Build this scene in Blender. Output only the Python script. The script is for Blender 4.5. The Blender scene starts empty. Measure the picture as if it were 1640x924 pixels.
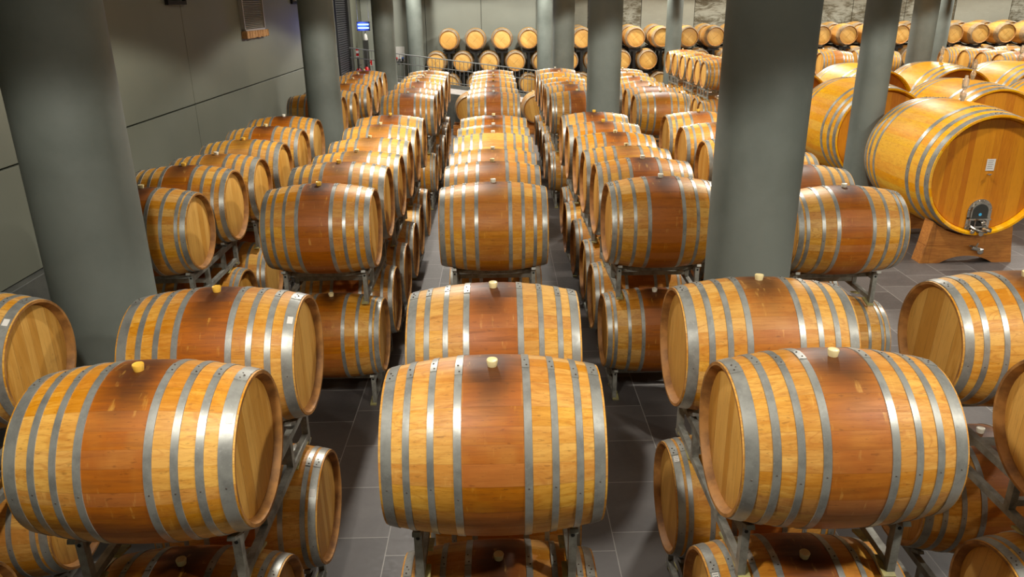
import bpy, bmesh, math, random
from mathutils import Vector, Matrix
PI = math.pi
random.seed(7)
S = bpy.context.scene
COL = S.collection

# ---------------------------------------------------------------- camera, world, lights, exposure
CZ = 3.347
cd = bpy.data.cameras.new('camera'); cam = bpy.data.objects.new('camera', cd); COL.objects.link(cam)
cd.sensor_width = 36.0; cd.lens = 36.0 * 1221.7 / 1640.0; cd.clip_start = 0.05; cd.clip_end = 200
_th, _yaw, _roll = math.radians(20.54), math.radians(0.88), math.radians(-0.65)
F = Vector((math.sin(_yaw) * math.cos(_th), math.cos(_yaw) * math.cos(_th), -math.sin(_th)))
R0 = Vector((math.cos(_yaw), -math.sin(_yaw), 0)); U0 = R0.cross(F)
R1 = R0 * math.cos(_roll) + U0 * math.sin(_roll); U1 = U0 * math.cos(_roll) - R0 * math.sin(_roll)
M = Matrix((( R1.x, U1.x, -F.x, 0.011), (R1.y, U1.y, -F.y, 0.0), (R1.z, U1.z, -F.z, CZ), (0, 0, 0, 1)))
cam.matrix_world = M
S.camera = cam
S.view_settings.view_transform = 'Standard'; S.view_settings.look = 'None'
S.view_settings.exposure = 0.12; S.view_settings.gamma = 1.0; S.view_settings.use_curve_mapping = False
S.cycles.use_denoising = True
S.cycles.max_bounces = 6; S.cycles.diffuse_bounces = 4; S.cycles.glossy_bounces = 3
S.cycles.sample_clamp_indirect = 6.0

w = bpy.data.worlds.new('cellar_air'); S.world = w; w.use_nodes = True
w.node_tree.nodes['Background'].inputs[0].default_value = (0.9, 0.92, 1.0, 1)
w.node_tree.nodes['Background'].inputs[1].default_value = 0.02

def spot(x, y, z, power, size=150, blend=0.12, rad=0.10, col=(1.0, 0.95, 0.86), aim=(0, 0, -1)):
    d = bpy.data.lights.new('ceiling_downlight', 'SPOT'); d.energy = power; d.spot_size = math.radians(size)
    d.spot_blend = blend; d.shadow_soft_size = rad; d.color = col
    o = bpy.data.objects.new('ceiling_downlight', d); COL.objects.link(o); o.location = (x, y, z)
    o.rotation_euler = Vector(aim).to_track_quat('-Z', 'Y').to_euler()
def area(x, y, z, sx, sy, power, col=(1.0, 0.93, 0.82)):
    d = bpy.data.lights.new('overhead_fill_light', 'AREA'); d.shape = 'RECTANGLE'; d.size = sx; d.size_y = sy  # soft overhead fill added to even out the light, no real fixture
    d.energy = power; d.color = col
    o = bpy.data.objects.new('overhead_fill_light', d); COL.objects.link(o); o.location = (x, y, z)
LZ = 4.3
for lx in (-0.9, 3.3, 7.5, 11.7, 15.9):
    for ly, pw in ((1.2, 330), (8.4, 420), (15.4, 380)):
        spot(lx, ly, LZ, pw * (0.8 if lx > 7 and ly > 5 else 1.0), 144)
    spot(lx, 21.4, LZ, 420, 144)
for lx in (-2.5, 1.2):
    spot(lx, 24.0, 4.3, 340, 158)
for lx in (5.0, 8.6, 12.2, 16.2, 20.0):
    spot(lx, 25.3, 4.35, 420, 156)
for lx in (0.6, 10.0):
    for ly in (3.0, 11.0, 19.0):
        area(lx, ly, 5.0, 7.0, 5.0, 62)

# ---------------------------------------------------------------- node helpers
class NT:
    def __init__(s, name, rough=0.5, metal=0.0, spec=0.5):
        s.m = bpy.data.materials.new(name); s.m.use_nodes = True; s.t = s.m.node_tree
        s.b = s.t.nodes['Principled BSDF']
        s.b.inputs['Roughness'].default_value = rough; s.b.inputs['Metallic'].default_value = metal
        s.b.inputs['Specular IOR Level'].default_value = spec
    def _in(s, sock, v):
        if isinstance(v, bpy.types.NodeSocket): s.t.links.new(v, sock)
        elif v is not None:
            if isinstance(v, (tuple, list)) and len(v) == 3 and sock.type == 'RGBA': v = (*v, 1)
            sock.default_value = v
    def math(s, op, a, b=None, c=None, clamp=False):
        n = s.t.nodes.new('ShaderNodeMath'); n.operation = op; n.use_clamp = clamp
        for i, v in enumerate((a, b, c)):
            if v is not None: s._in(n.inputs[i], v)
        return n.outputs[0]
    def smooth(s, v, a, b):
        n = s.t.nodes.new('ShaderNodeMapRange'); n.interpolation_type = 'SMOOTHSTEP'
        s._in(n.inputs[0], v); n.inputs[1].default_value = a; n.inputs[2].default_value = b; return n.outputs[0]
    def mix(s, f, a, b, mode='MIX'):
        n = s.t.nodes.new('ShaderNodeMix'); n.data_type = 'RGBA'; n.blend_type = mode
        s._in(n.inputs[0], f); s._in(n.inputs[6], a); s._in(n.inputs[7], b); return n.outputs[2]
    def obj(s):
        n = s.t.nodes.new('ShaderNodeTexCoord'); return n.outputs['Object']
    def gen(s):
        n = s.t.nodes.new('ShaderNodeNewGeometry'); return n.outputs['Position']
    def sep(s, v):
        n = s.t.nodes.new('ShaderNodeSeparateXYZ'); s._in(n.inputs[0], v); return n.outputs
    def comb(s, x, y, z):
        n = s.t.nodes.new('ShaderNodeCombineXYZ')
        for i, v in enumerate((x, y, z)): s._in(n.inputs[i], v)
        return n.outputs[0]
    def noise(s, vec, scale=1, detail=4, rough=0.55, dist=0.0):
        n = s.t.nodes.new('ShaderNodeTexNoise'); s._in(n.inputs['Vector'], vec); n.inputs['Scale'].default_value = scale
        n.inputs['Detail'].default_value = detail; n.inputs['Roughness'].default_value = rough
        n.inputs['Distortion'].default_value = dist; return n.outputs[0]
    def white(s, w):
        n = s.t.nodes.new('ShaderNodeTexWhiteNoise'); n.noise_dimensions = '1D'; s._in(n.inputs['W'], w); return n.outputs[0]
    def info(s):
        n = s.t.nodes.new('ShaderNodeObjectInfo'); return n
    def bump(s, h, strength=0.3, dist=0.01):
        n = s.t.nodes.new('ShaderNodeBump'); n.inputs['Strength'].default_value = strength
        n.inputs['Distance'].default_value = dist; s._in(n.inputs['Height'], h)
        s.t.links.new(n.outputs[0], s.b.inputs['Normal'])
    def color(s, c): s._in(s.b.inputs['Base Color'], c)
    def rough(s, c): s._in(s.b.inputs['Roughness'], c)

def lin(r, g, b):
    f = lambda c: (c / 255 / 12.92) if c / 255 <= 0.04045 else ((c / 255 + 0.055) / 1.055) ** 2.4
    return (f(r), f(g), f(b))

# object colour: R = how brown the middle of the barrel is, G = bung stain, B = overall age, used by the wood
def m_staves(name, nst, light, light2, brown, dark, rough, band=0.122, grain=40.0, sweep=1.0, spec=0.36):
    n = NT(name, rough, 0, 0.36); o = n.obj(); X, Y, Z = n.sep(o)
    inf = n.info(); rnd = inf.outputs['Random']; col = n.sep(inf.outputs['Color'])
    ang = n.math('ARCTAN2', Z, Y)
    sidx = n.math('MULTIPLY', n.math('ADD', ang, n.math('MULTIPLY', n.math('SINE', n.math('MULTIPLY', ang, 5.0)), 0.06)), nst / (2 * PI))
    fl = n.math('FLOOR', sidx); fr = n.math('FRACT', sidx)
    st = n.white(n.math('ADD', fl, n.math('MULTIPLY', rnd, 917.0)))
    st2 = n.white(n.math('ADD', fl, n.math('MULTIPLY', rnd, 411.0)))
    off = n.math('MULTIPLY', rnd, 60.0)
    gx = n.math('ADD', X, n.math('MULTIPLY', st, 13.0))
    gv = n.comb(n.math('MULTIPLY', gx, 3.2), n.math('ADD', n.math('MULTIPLY', Y, grain), off), n.math('MULTIPLY', Z, grain))
    g = n.noise(gv, 1.0, 6, 0.62, 0.4)
    cl = n.noise(n.comb(n.math('MULTIPLY', gx, 2.2), n.math('ADD', Y, off), Z), 3.0, 3, 0.5, 0.3)
    fk = n.noise(n.comb(n.math('MULTIPLY', gx, 26.0), n.math('MULTIPLY', Y, 90.0), n.math('ADD', n.math('MULTIPLY', Z, 90.0), off)), 1.0, 2, 0.5)
    base = n.mix(n.smooth(n.math('ADD', n.math('MULTIPLY', g, 0.8), n.math('MULTIPLY', st, 0.34)), 0.30, 0.80), light, light2)
    ax = n.math('ABSOLUTE', X)
    wob = n.math('MULTIPLY', n.math('SUBTRACT', cl, 0.5), 0.03)
    bandm = n.smooth(n.math('ADD', ax, wob), band + 0.012, band - 0.008)
    band2 = n.math('MULTIPLY', n.smooth(n.math('ADD', ax, n.math('MULTIPLY', wob, 3.0)), 0.27, 0.20), n.math('MULTIPLY_ADD', st2, 0.30, 0.12))
    bm = n.math('MULTIPLY', n.math('MAXIMUM', bandm, band2), col[0])
    bm = n.math('MULTIPLY', bm, n.math('MULTIPLY_ADD', cl, 0.8, 0.72), None, True)
    base = n.mix(bm, base, n.mix(n.smooth(g, 0.35, 0.7), brown, n.mix(n.math('MULTIPLY_ADD', st2, 0.35, 0.10), brown, dark)))
    # cathedral figure of the flat-sawn staves
    fg = n.noise(n.comb(n.math('MULTIPLY', gx, 2.6), n.math('ADD', n.math('MULTIPLY', Y, 9.0), off), n.math('MULTIPLY', Z, 9.0)), 1.0, 2, 0.5, 0.5)
    rg = n.math('ABSOLUTE', n.math('SUBTRACT', n.math('FRACT', n.math('MULTIPLY', fg, 11.0)), 0.5))
    base = n.mix(n.math('MULTIPLY', n.smooth(rg, 0.30, 0.48), n.math('MULTIPLY', n.smooth(cl, 0.38, 0.58), 0.34)), base, brown)
    # wine stain around the bung
    da = n.math('DIVIDE', n.math('SUBTRACT', ang, PI / 2), 0.60); dx = n.math('DIVIDE', X, 0.125)
    dd = n.math('SQRT', n.math('ADD', n.math('MULTIPLY', da, da), n.math('MULTIPLY', dx, dx)))
    dd = n.math('ADD', dd, n.math('MULTIPLY', n.math('SUBTRACT', cl, 0.5), 0.9))
    sm = n.math('MULTIPLY', n.math('MULTIPLY', n.smooth(dd, 1.45, 0.3), col[1]), 0.92)
    base = n.mix(sm, base, dark)
    # pale scuffs running round the barrel
    sf = n.noise(n.comb(n.math('MULTIPLY', gx, 30.0), n.math('MULTIPLY', ang, 2.2), off), 1.0, 4, 0.6)
    base = n.mix(n.math('MULTIPLY', n.smooth(sf, 0.60, 0.74), 0.38), base, light)
    # flecks, spills and stave joints
    base = n.mix(n.math('MULTIPLY', n.smooth(fk, 0.64, 0.72), 0.30), base, dark)
    base = n.mix(n.math('MULTIPLY', n.smooth(cl, 0.52, 0.72), n.math('MULTIPLY', col[2], 0.45)), base, brown)
    seam = n.math('MULTIPLY', n.math('GREATER_THAN', n.math('ABSOLUTE', n.math('SUBTRACT', fr, 0.5)), 0.490), 0.26)
    base = n.mix(seam, base, dark)
    g2 = n.noise(n.comb(n.math('MULTIPLY', gx, 9.0), n.math('ADD', n.math('MULTIPLY', Y, grain * 4.5), off), n.math('MULTIPLY', Z, grain * 4.5)), 1.0, 3, 0.6, 0.2)
    base = n.mix(n.math('MULTIPLY', n.smooth(g2, 0.50, 0.72), 0.30), base, n.mix(0.5, brown, dark))
    hsv = n.t.nodes.new('ShaderNodeHueSaturation'); n._in(hsv.inputs['Color'], base)
    n._in(hsv.inputs['Value'], n.math('SUBTRACT', n.math('MULTIPLY_ADD', st, 0.11 * sweep, 0.95), n.math('MULTIPLY', col[2], 0.18)))
    n._in(hsv.inputs['Saturation'], n.math('MULTIPLY_ADD', st2, 0.10, 0.96))
    n.color(hsv.outputs[0])
    n.bump(n.math('ADD', g, n.math('MULTIPLY', seam, -1.5)), 0.12, 0.004)
    n.rough(n.math('MULTIPLY_ADD', g, 0.25, rough - 0.1)); n.b.inputs['Specular IOR Level'].default_value = spec
    return n.m
m_oak = m_staves('aged_oak_staves', 27, lin(234, 182, 92), lin(200, 134, 46), lin(174, 98, 30), lin(50, 24, 12), 0.46)
m_new = m_staves('new_oak_staves', 27, lin(224, 180, 110), lin(205, 156, 84), lin(170, 110, 50), lin(110, 66, 30), 0.46)
m_vat = m_staves('varnished_vat_staves', 46, lin(242, 186, 42), lin(226, 152, 16), lin(200, 112, 8), lin(150, 80, 20), 0.46, band=0.0, grain=14.0, sweep=1.3, spec=0.2)

def m_boards(name, wdt, a, b, dark, rough=0.5, scribe=False):
    n = NT(name, rough); o = n.obj(); X, Y, Z = n.sep(o); rnd = n.info().outputs['Random']
    yy = n.math('ADD', n.math('DIVIDE', Y, wdt), n.math('MULTIPLY', n.math('SINE', n.math('MULTIPLY', Y, 23.0)), 0.22))
    fl = n.math('FLOOR', yy); fr = n.math('FRACT', yy)
    st = n.white(n.math('ADD', fl, n.math('MULTIPLY', rnd, 733.0)))
    off = n.math('MULTIPLY', rnd, 50.0)
    g = n.noise(n.comb(n.math('ADD', n.math('MULTIPLY', Y, 34.0), off), n.math('MULTIPLY', Z, 3.5), n.math('MULTIPLY', st, 20.0)), 1.0, 6, 0.6, 0.6)
    c = n.mix(n.smooth(n.math('ADD', n.math('MULTIPLY', g, 0.6), n.math('MULTIPLY', st, 0.45)), 0.3, 0.75), a, b)
    big = n.noise(n.comb(n.math('ADD', Y, off), Z, 0.0), 5.0, 4, 0.6)
    c = n.mix(n.math('MULTIPLY', n.smooth(big, 0.60, 0.80), 0.35), c, dark)
    sp = n.noise(n.comb(n.math('MULTIPLY', Y, 60.0), n.math('ADD', n.math('MULTIPLY', Z, 22.0), off), 0.0), 1.0, 2, 0.5)
    c = n.mix(n.math('MULTIPLY', n.smooth(sp, 0.68, 0.75), 0.35), c, dark)
    seam = n.math('GREATER_THAN', n.math('ABSOLUTE', n.math('SUBTRACT', fr, 0.5)), 0.488)
    c = n.mix(n.math('MULTIPLY', seam, 0.5), c, dark)
    fine = n.noise(n.comb(n.math('ADD', n.math('MULTIPLY', Y, 150.0), off), n.math('MULTIPLY', Z, 8.0), 0.0), 1.0, 3, 0.6)
    c = n.mix(n.math('MULTIPLY', n.smooth(fine, 0.5, 0.75), 0.3), c, dark)
    if scribe:      # pencil line across the boards
        ln = n.math('MULTIPLY', n.math('LESS_THAN', n.math('ABSOLUTE', Z), 0.004), n.math('LESS_THAN', n.math('ABSOLUTE', Y), 0.11))
        c = n.mix(n.math('MULTIPLY', ln, 0.8), c, dark)
    n.color(c); n.bump(g, 0.1, 0.003); return n.m
m_head = m_boards('oak_head_boards', 0.075, lin(218, 168, 84), lin(192, 136, 52), lin(96, 56, 24))
m_headnew = m_boards('new_head_boards', 0.085, lin(222, 176, 96), lin(208, 156, 74), lin(120, 76, 32), scribe=True)
m_vathead = m_boards('vat_head_boards', 0.115, lin(214, 140, 22), lin(190, 110, 10), lin(130, 66, 8), 0.42)
def m_timber(name, a, b, dark, rough=0.55):
    n = NT(name, rough); P = n.gen(); X, Y, Z = n.sep(P)
    g = n.noise(n.comb(n.math('MULTIPLY', X, 4.0), n.math('MULTIPLY', Y, 20.0), n.math('MULTIPLY', Z, 38.0)), 1.0, 7, 0.65, 0.8)
    big = n.noise(P, 2.4, 5, 0.6)
    c = n.mix(n.smooth(g, 0.32, 0.68), a, b)
    c = n.mix(n.math('MULTIPLY', n.smooth(big, 0.50, 0.72), 0.5), c, dark)
    dr = n.noise(n.comb(n.math('MULTIPLY', X, 7.0), n.math('MULTIPLY', Y, 7.0), n.math('MULTIPLY', Z, 0.5)), 1.0, 4, 0.6)
    c = n.mix(n.math('MULTIPLY', n.smooth(dr, 0.60, 0.70), 0.5), c, dark)
    n.color(c); n.bump(g, 0.15, 0.004); return n.m
m_cradle = m_timber('cradle_timber', lin(196, 130, 54), lin(166, 100, 36), lin(84, 46, 20))
def m_plain(name, c, rough=0.5, metal=0.0, c2=None, scale=8.0, amt=1.0, bump=0.0, spec=0.5):
    n = NT(name, rough, metal, spec)
    if c2 is not None:
        f = n.noise(n.obj(), scale, 6, 0.6); n.color(n.mix(n.math('MULTIPLY', n.smooth(f, 0.35, 0.7), amt), c, c2))
        if bump: n.bump(f, bump, 0.004)
    else: n.color(c)
    return n.m
def m_hoop():
    n = NT('galvanised_hoop', 0.4, 0.5); o = n.obj(); X, Y, Z = n.sep(o); rnd = n.info().outputs['Random']
    off = n.math('MULTIPLY', rnd, 40.0)
    a = n.noise(n.comb(n.math('ADD', X, off), Y, Z), 9.0, 5, 0.6)
    b = n.noise(n.comb(n.math('ADD', X, off), Y, Z), 70.0, 5, 0.7)
    c = n.mix(n.smooth(a, 0.35, 0.7), lin(168, 168, 160), lin(134, 134, 128))
    c = n.mix(n.math('MULTIPLY', n.smooth(b, 0.55, 0.75), 0.3), c, lin(205, 205, 200))
    n.color(c); n.rough(n.math('MULTIPLY_ADD', a, 0.30, 0.24)); n.bump(b, 0.06, 0.001); return n.m
m_hp = m_hoop()
m_rivet = m_plain('rivet_iron', lin(96, 84, 74), 0.5, 0.6, lin(60, 44, 36), 60)
m_chime = m_plain('chime_oak', lin(176, 124, 62), 0.6, 0, lin(112, 74, 36), 12, 0.8)
def m_bung():
    n = NT('silicone_bung', 0.35); n.color(n.info().outputs['Color'])
    n.b.inputs['Subsurface Weight'].default_value = 0.15; n.b.inputs['Subsurface Radius'].default_value = (0.01, 0.01, 0.005); return n.m
m_bg = m_bung()
m_zinc = m_plain('galvanised_rack_steel', lin(158, 158, 148), 0.45, 0.3, lin(116, 114, 106), 14)
m_pad = m_plain('yellowed_zinc_pad', lin(196, 186, 118), 0.5, 0.3, lin(150, 146, 110), 20)
m_black = m_plain('black_rack_steel', lin(26, 25, 24), 0.5, 0.2)
m_paper = m_plain('paper_label', lin(225, 222, 214), 0.7)
m_ink = m_plain('label_ink', lin(50, 48, 48), 0.7)
m_steel = m_plain('polished_stainless', lin(205, 200, 190), 0.16, 1.0)
m_dark = m_plain('dark_void', lin(22, 22, 20), 0.8)
m_paint = m_plain('dark_metal_paint', lin(58, 58, 54), 0.5, 0.3)
m_rail = m_plain('grey_railing_paint', lin(112, 114, 112), 0.5, 0.2)

def m_pillar():
    n = NT('grey_painted_concrete', 0.62); P = n.gen(); X, Y, Z = n.sep(P)
    f = n.noise(P, 1.6, 5, 0.6); g = n.noise(P, 40.0, 3, 0.6)
    c = n.mix(n.smooth(f, 0.35, 0.7), lin(110, 117, 110), lin(96, 103, 96))
    sc = n.noise(n.comb(n.math('MULTIPLY', X, 9.0), n.math('MULTIPLY', Y, 9.0), n.math('MULTIPLY', Z, 2.2)), 1.0, 6, 0.7)
    c = n.mix(n.math('MULTIPLY', n.smooth(sc, 0.66, 0.76), 0.35), c, lin(138, 132, 116))
    n.color(c); n.bump(g, 0.08, 0.002); return n.m
m_pl = m_pillar()
def m_wallpanel(name='grey_wall_panels', a=lin(118, 120, 105), b=lin(108, 111, 98)):
    n = NT(name, 0.6); P = n.gen()
    f = n.noise(P, 0.5, 4, 0.5); g = n.noise(P, 60.0, 2, 0.6)
    n.color(n.mix(n.smooth(f, 0.3, 0.7), a, b)); n.bump(g, 0.05, 0.002); return n.m
m_wp = m_wallpanel(); m_wb = m_wallpanel('lit_grey_back_wall', lin(152, 156, 144), lin(138, 143, 132))  # back wall copy is paler: its brighter light is put into the colour
def m_plinth():
    n = NT('mottled_plinth_concrete', 0.65); f = n.noise(n.gen(), 3.0, 7, 0.65)
    n.color(n.mix(n.smooth(f, 0.35, 0.68), lin(98, 99, 92), lin(76, 78, 74))); return n.m
m_pn = m_plinth()
def m_rawwall():
    n = NT('raw_stained_concrete', 0.75); P = n.gen(); X, Y, Z = n.sep(P)
    plain = None
    for lo, hi in ((1.0, 3.25), (5.15, 7.05), (16.4, 18.4)):       # panels of smooth, unstained concrete
        m_ = n.math('MULTIPLY', n.math('GREATER_THAN', X, lo), n.math('LESS_THAN', X, hi)); plain = m_ if plain is None else n.math('ADD', plain, m_)
    f = n.noise(n.comb(n.math('MULTIPLY', X, 1.2), Y, n.math('MULTIPLY', Z, 2.6)), 1.3, 8, 0.72, 0.6)
    h = n.noise(n.comb(n.math('MULTIPLY', X, 2.0), Y, n.math('MULTIPLY', Z, 14.0)), 1.5, 5, 0.65)
    st = n.math('MULTIPLY', n.smooth(n.math('ADD', n.math('MULTIPLY', f, 0.7), n.math('MULTIPLY', h, 0.35)), 0.44, 0.60), n.math('SUBTRACT', 1.0, n.math('MULTIPLY', plain, 0.92)))
    c = n.mix(st, lin(158, 156, 140), lin(84, 74, 50))
    c = n.mix(n.math('MULTIPLY', n.smooth(h, 0.58, 0.68), 0.35), c, lin(186, 182, 166))
    n.color(c); n.bump(f, 0.3, 0.01); return n.m
m_rw = m_rawwall()
def m_floor():
    n = NT('slate_floor_tiles', 0.42); P = n.gen(); X, Y, Z = n.sep(P)
    # tiles 0.57 x 0.50 m, every second strip shifted
    b = n.t.nodes.new('ShaderNodeTexBrick')
    v = n.comb(n.math('ADD', Y, 0.34), n.math('SUBTRACT', X, 0.23), 0.0); n._in(b.inputs['Vector'], v)
    b.inputs['Scale'].default_value = 1.0; b.inputs['Brick Width'].default_value = 0.57; b.inputs['Row Height'].default_value = 0.50
    b.inputs['Mortar Size'].default_value = 0.0035; b.inputs['Mortar Smooth'].default_value = 0.1; b.offset = 0.32
    b.inputs['Color1'].default_value = (0, 0, 0, 1); b.inputs['Color2'].default_value = (1, 1, 1, 1); b.inputs['Mortar'].default_value = (.5, .5, .5, 1)
    f = n.noise(P, 2.5, 6, 0.6, 0.8); g = n.noise(P, 30.0, 4, 0.6)
    tone = n.math('ADD', n.math('MULTIPLY', b.outputs['Color'], 0.5), n.math('MULTIPLY', f, 0.8))
    c = n.mix(n.smooth(tone, 0.2, 1.0), lin(74, 69, 67), lin(100, 95, 92))
    c = n.mix(b.outputs['Fac'], c, lin(150, 146, 140))
    n.color(c); n.rough(n.math('MULTIPLY_ADD', g, 0.25, 0.36)); n.bump(n.math('ADD', n.math('MULTIPLY', g, 0.4), f), 0.08, 0.006); return n.m
m_fl = m_floor()
m_ceil = m_plain('ceiling_concrete', lin(120, 116, 104), 0.8)
m_ramp = m_plain('pale_ramp_concrete', lin(172, 166, 160), 0.8, 0, lin(146, 140, 136), 5)
m_red = m_plain('red_enamel', lin(200, 20, 16), 0.35)
m_white = m_plain('white_plastic', lin(215, 213, 206), 0.45)
m_blue = m_plain('blue_plastic', lin(30, 90, 180), 0.4)
m_card = m_plain('tan_packing_wood', lin(196, 150, 96), 0.7, 0, lin(160, 112, 62), 30)
m_alu = m_plain('dull_aluminium_louvre', lin(176, 170, 158), 0.5, 0.3)
def m_emit(name, c, s):
    n = NT(name, 0.5); n.color((0, 0, 0)); n.b.inputs['Emission Color'].default_value = (*c, 1); n.b.inputs['Emission Strength'].default_value = s; return n.m
m_uv = m_emit('blue_tube_light', (0.22, 0.45, 1.0), 4.5)
def m_glassy():
    n = NT('cloudy_plastic', 0.15); n.color(lin(244, 238, 222)); n.b.inputs['Transmission Weight'].default_value = 0.75; n.b.inputs['IOR'].default_value = 1.35; return n.m
m_gl = m_glassy()

# ---------------------------------------------------------------- mesh helpers
def mesh(name, bm, mats, smooth=True, bevel=0):
    me = bpy.data.meshes.new(name)
    bmesh.ops.recalc_face_normals(bm, faces=bm.faces[:])
    if smooth:
        for f in bm.faces: f.smooth = True
    bm.to_mesh(me); bm.free()
    for m in (mats if isinstance(mats, (list, tuple)) else [mats]): me.materials.append(m)
    if smooth: me.set_sharp_from_angle(angle=math.radians(35))
    return me
def link(name, me, parent=None, loc=(0, 0, 0), rot=(0, 0, 0), color=None):
    o = bpy.data.objects.new(name, me); COL.objects.link(o); o.location = loc; o.rotation_euler = rot
    if parent: o.parent = parent
    if color: o.color = color
    return o
def box(bm, x0, x1, y0, y1, z0, z1, mi=0, bev=0.0):
    r = bmesh.ops.create_cube(bm, size=1.0)
    vs = r['verts']
    for v in vs:
        v.co = Vector((x0 + (v.co.x + .5) * (x1 - x0), y0 + (v.co.y + .5) * (y1 - y0), z0 + (v.co.z + .5) * (z1 - z0)))
    fs = set(f for v in vs for f in v.link_faces)
    for f in fs: f.material_index = mi
    if bev > 0:
        es = set(e for v in vs for e in v.link_edges)
        bmesh.ops.bevel(bm, geom=list(es), offset=bev, segments=1, affect='EDGES', profile=0.5)
def bar(bm, a, b, w, h, mi=0, up=(0, 0, 1)):
    a, b = Vector(a), Vector(b); d = (b - a); L = d.length; d.normalize()
    s = d.cross(Vector(up)); s = s.normalized() if s.length > 1e-5 else Vector((1, 0, 0)); u = s.cross(d)
    vs = []
    for p in (a, b):
        for i, j in ((-1, -1), (1, -1), (1, 1), (-1, 1)): vs.append(bm.verts.new(p + s * i * w / 2 + u * j * h / 2))
    for q in ((0, 1, 2, 3), (7, 6, 5, 4), (0, 4, 5, 1), (1, 5, 6, 2), (2, 6, 7, 3), (3, 7, 4, 0)):
        f = bm.faces.new([vs[i] for i in q]); f.material_index = mi
def revolve(bm, prof, seg=96, axis='x', mi=0, closed=True, a0=0.0, a1=2 * PI):
    """prof: (axial, radius) pairs"""
    full = abs(a1 - a0 - 2 * PI) < 1e-6
    n = seg if full else seg + 1
    rings = []
    for k in range(n):
        a = a0 + (a1 - a0) * k / seg; c, s = math.cos(a), math.sin(a)
        ring = []
        for x, r in prof:
            ring.append(bm.verts.new((x, r * c, r * s) if axis == 'x' else (r * c, r * s, x)))
        rings.append(ring)
    m = len(prof)
    for k in range(seg):
        r0, r1 = rings[k], rings[(k + 1) % n]
        for j in range(m if closed else m - 1):
            jj = (j + 1) % m
            f = bm.faces.new((r0[j], r0[jj], r1[jj], r1[j])); f.material_index = mi
    if not full:
        bm.faces.new(rings[0]); bm.faces.new(rings[-1][::-1])
    return rings
def lathe_cap(bm, prof, seg=32, axis='z', mi=0):
    """open profile whose first and last radius close to points"""
    rings = revolve(bm, prof, seg, axis, mi, closed=False)
    for j in (0, -1):
        bm.faces.new([r[j] for r in rings]).material_index = mi
def sphere(bm, c, r, mi=0, sc=(1, 1, 1), seg=12):
    res = bmesh.ops.create_uvsphere(bm, u_segments=seg, v_segments=max(6, seg // 2), radius=r)
    for v in res['verts']: v.co = Vector((v.co.x * sc[0] + c[0], v.co.y * sc[1] + c[1], v.co.z * sc[2] + c[2]))
    for f in set(f for v in res['verts'] for f in v.link_faces): f.material_index = mi
def tube(bm, pts, r, seg=10, mi=0):
    pts = [Vector(p) for p in pts]; rings = []
    for i, p in enumerate(pts):
        d = (pts[min(i + 1, len(pts) - 1)] - pts[max(i - 1, 0)]).normalized()
        s = d.cross(Vector((0, 0, 1))); s = s.normalized() if s.length > 1e-3 else Vector((1, 0, 0)); u = s.cross(d)
        rings.append([bm.verts.new(p + (s * math.cos(2 * PI * k / seg) + u * math.sin(2 * PI * k / seg)) * r) for k in range(seg)])
    for a, b in zip(rings, rings[1:]):
        for k in range(seg):
            bm.faces.new((a[k], a[(k + 1) % seg], b[(k + 1) % seg], b[k])).material_index = mi
    bm.faces.new(rings[0][::-1]).material_index = mi; bm.faces.new(rings[-1]).material_index = mi
def thing(name, label, cat, loc=(0, 0, 0), rot=(0, 0, 0), group=None, kind=None):
    o = bpy.data.objects.new(name, None); COL.objects.link(o); o.location = loc; o.rotation_euler = rot
    o.empty_display_size = 0.1
    o['label'] = label; o['category'] = cat
    if group: o['group'] = group
    if kind: o['kind'] = kind
    return o
def tag(o, label, cat, group=None, kind=None):
    o['label'] = label; o['category'] = cat
    if group: o['group'] = group
    if kind: o['kind'] = kind
    return o
def struct(name, bm, mats, smooth=False):
    o = link(name, mesh(name, bm, mats, smooth)); o['kind'] = 'structure'; return o

# ---------------------------------------------------------------- room shell
XL, YB, YBR, XR, YF = -4.5, 27.0, 28.7, 24.0, -3.0
ZC = 5.2
bm = bmesh.new(); box(bm, XL - 0.5, XR, YF, YBR + 0.4, -0.2, 0.0); struct('floor', bm, m_fl)
bm = bmesh.new(); box(bm, XL - 0.5, XR, YF, YBR + 0.4, ZC, ZC + 0.2); struct('ceiling', bm, m_ceil)
# left wall: cladding panels with open joints over a dark backing, on a plinth
bm = bmesh.new()
box(bm, XL - 0.4, XL - 0.06, YF, YB + 0.3, 0, ZC, 1)
ys = [YF, -1.97, 4.86, 11.70, 18.56, 22.66]
for a, b in zip(ys, ys[1:]):
    box(bm, XL - 0.06, XL, a + 0.008, b - 0.008, 1.985, ZC, 0, 0.004)
    box(bm, XL - 0.06, XL, a + 0.008, b - 0.008, 0.95, 1.965, 0, 0.004)
box(bm, XL - 0.06, XL + 0.0, 24.9, YB, 0.0, ZC, 0)
struct('wall_left', bm, [m_wp, m_dark])
bm = bmesh.new(); box(bm, XL - 0.06, XL + 0.075, YF, 22.66, 0.0, 0.935, 0, 0.006); struct('baseboard_left', bm, m_pn)
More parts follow.
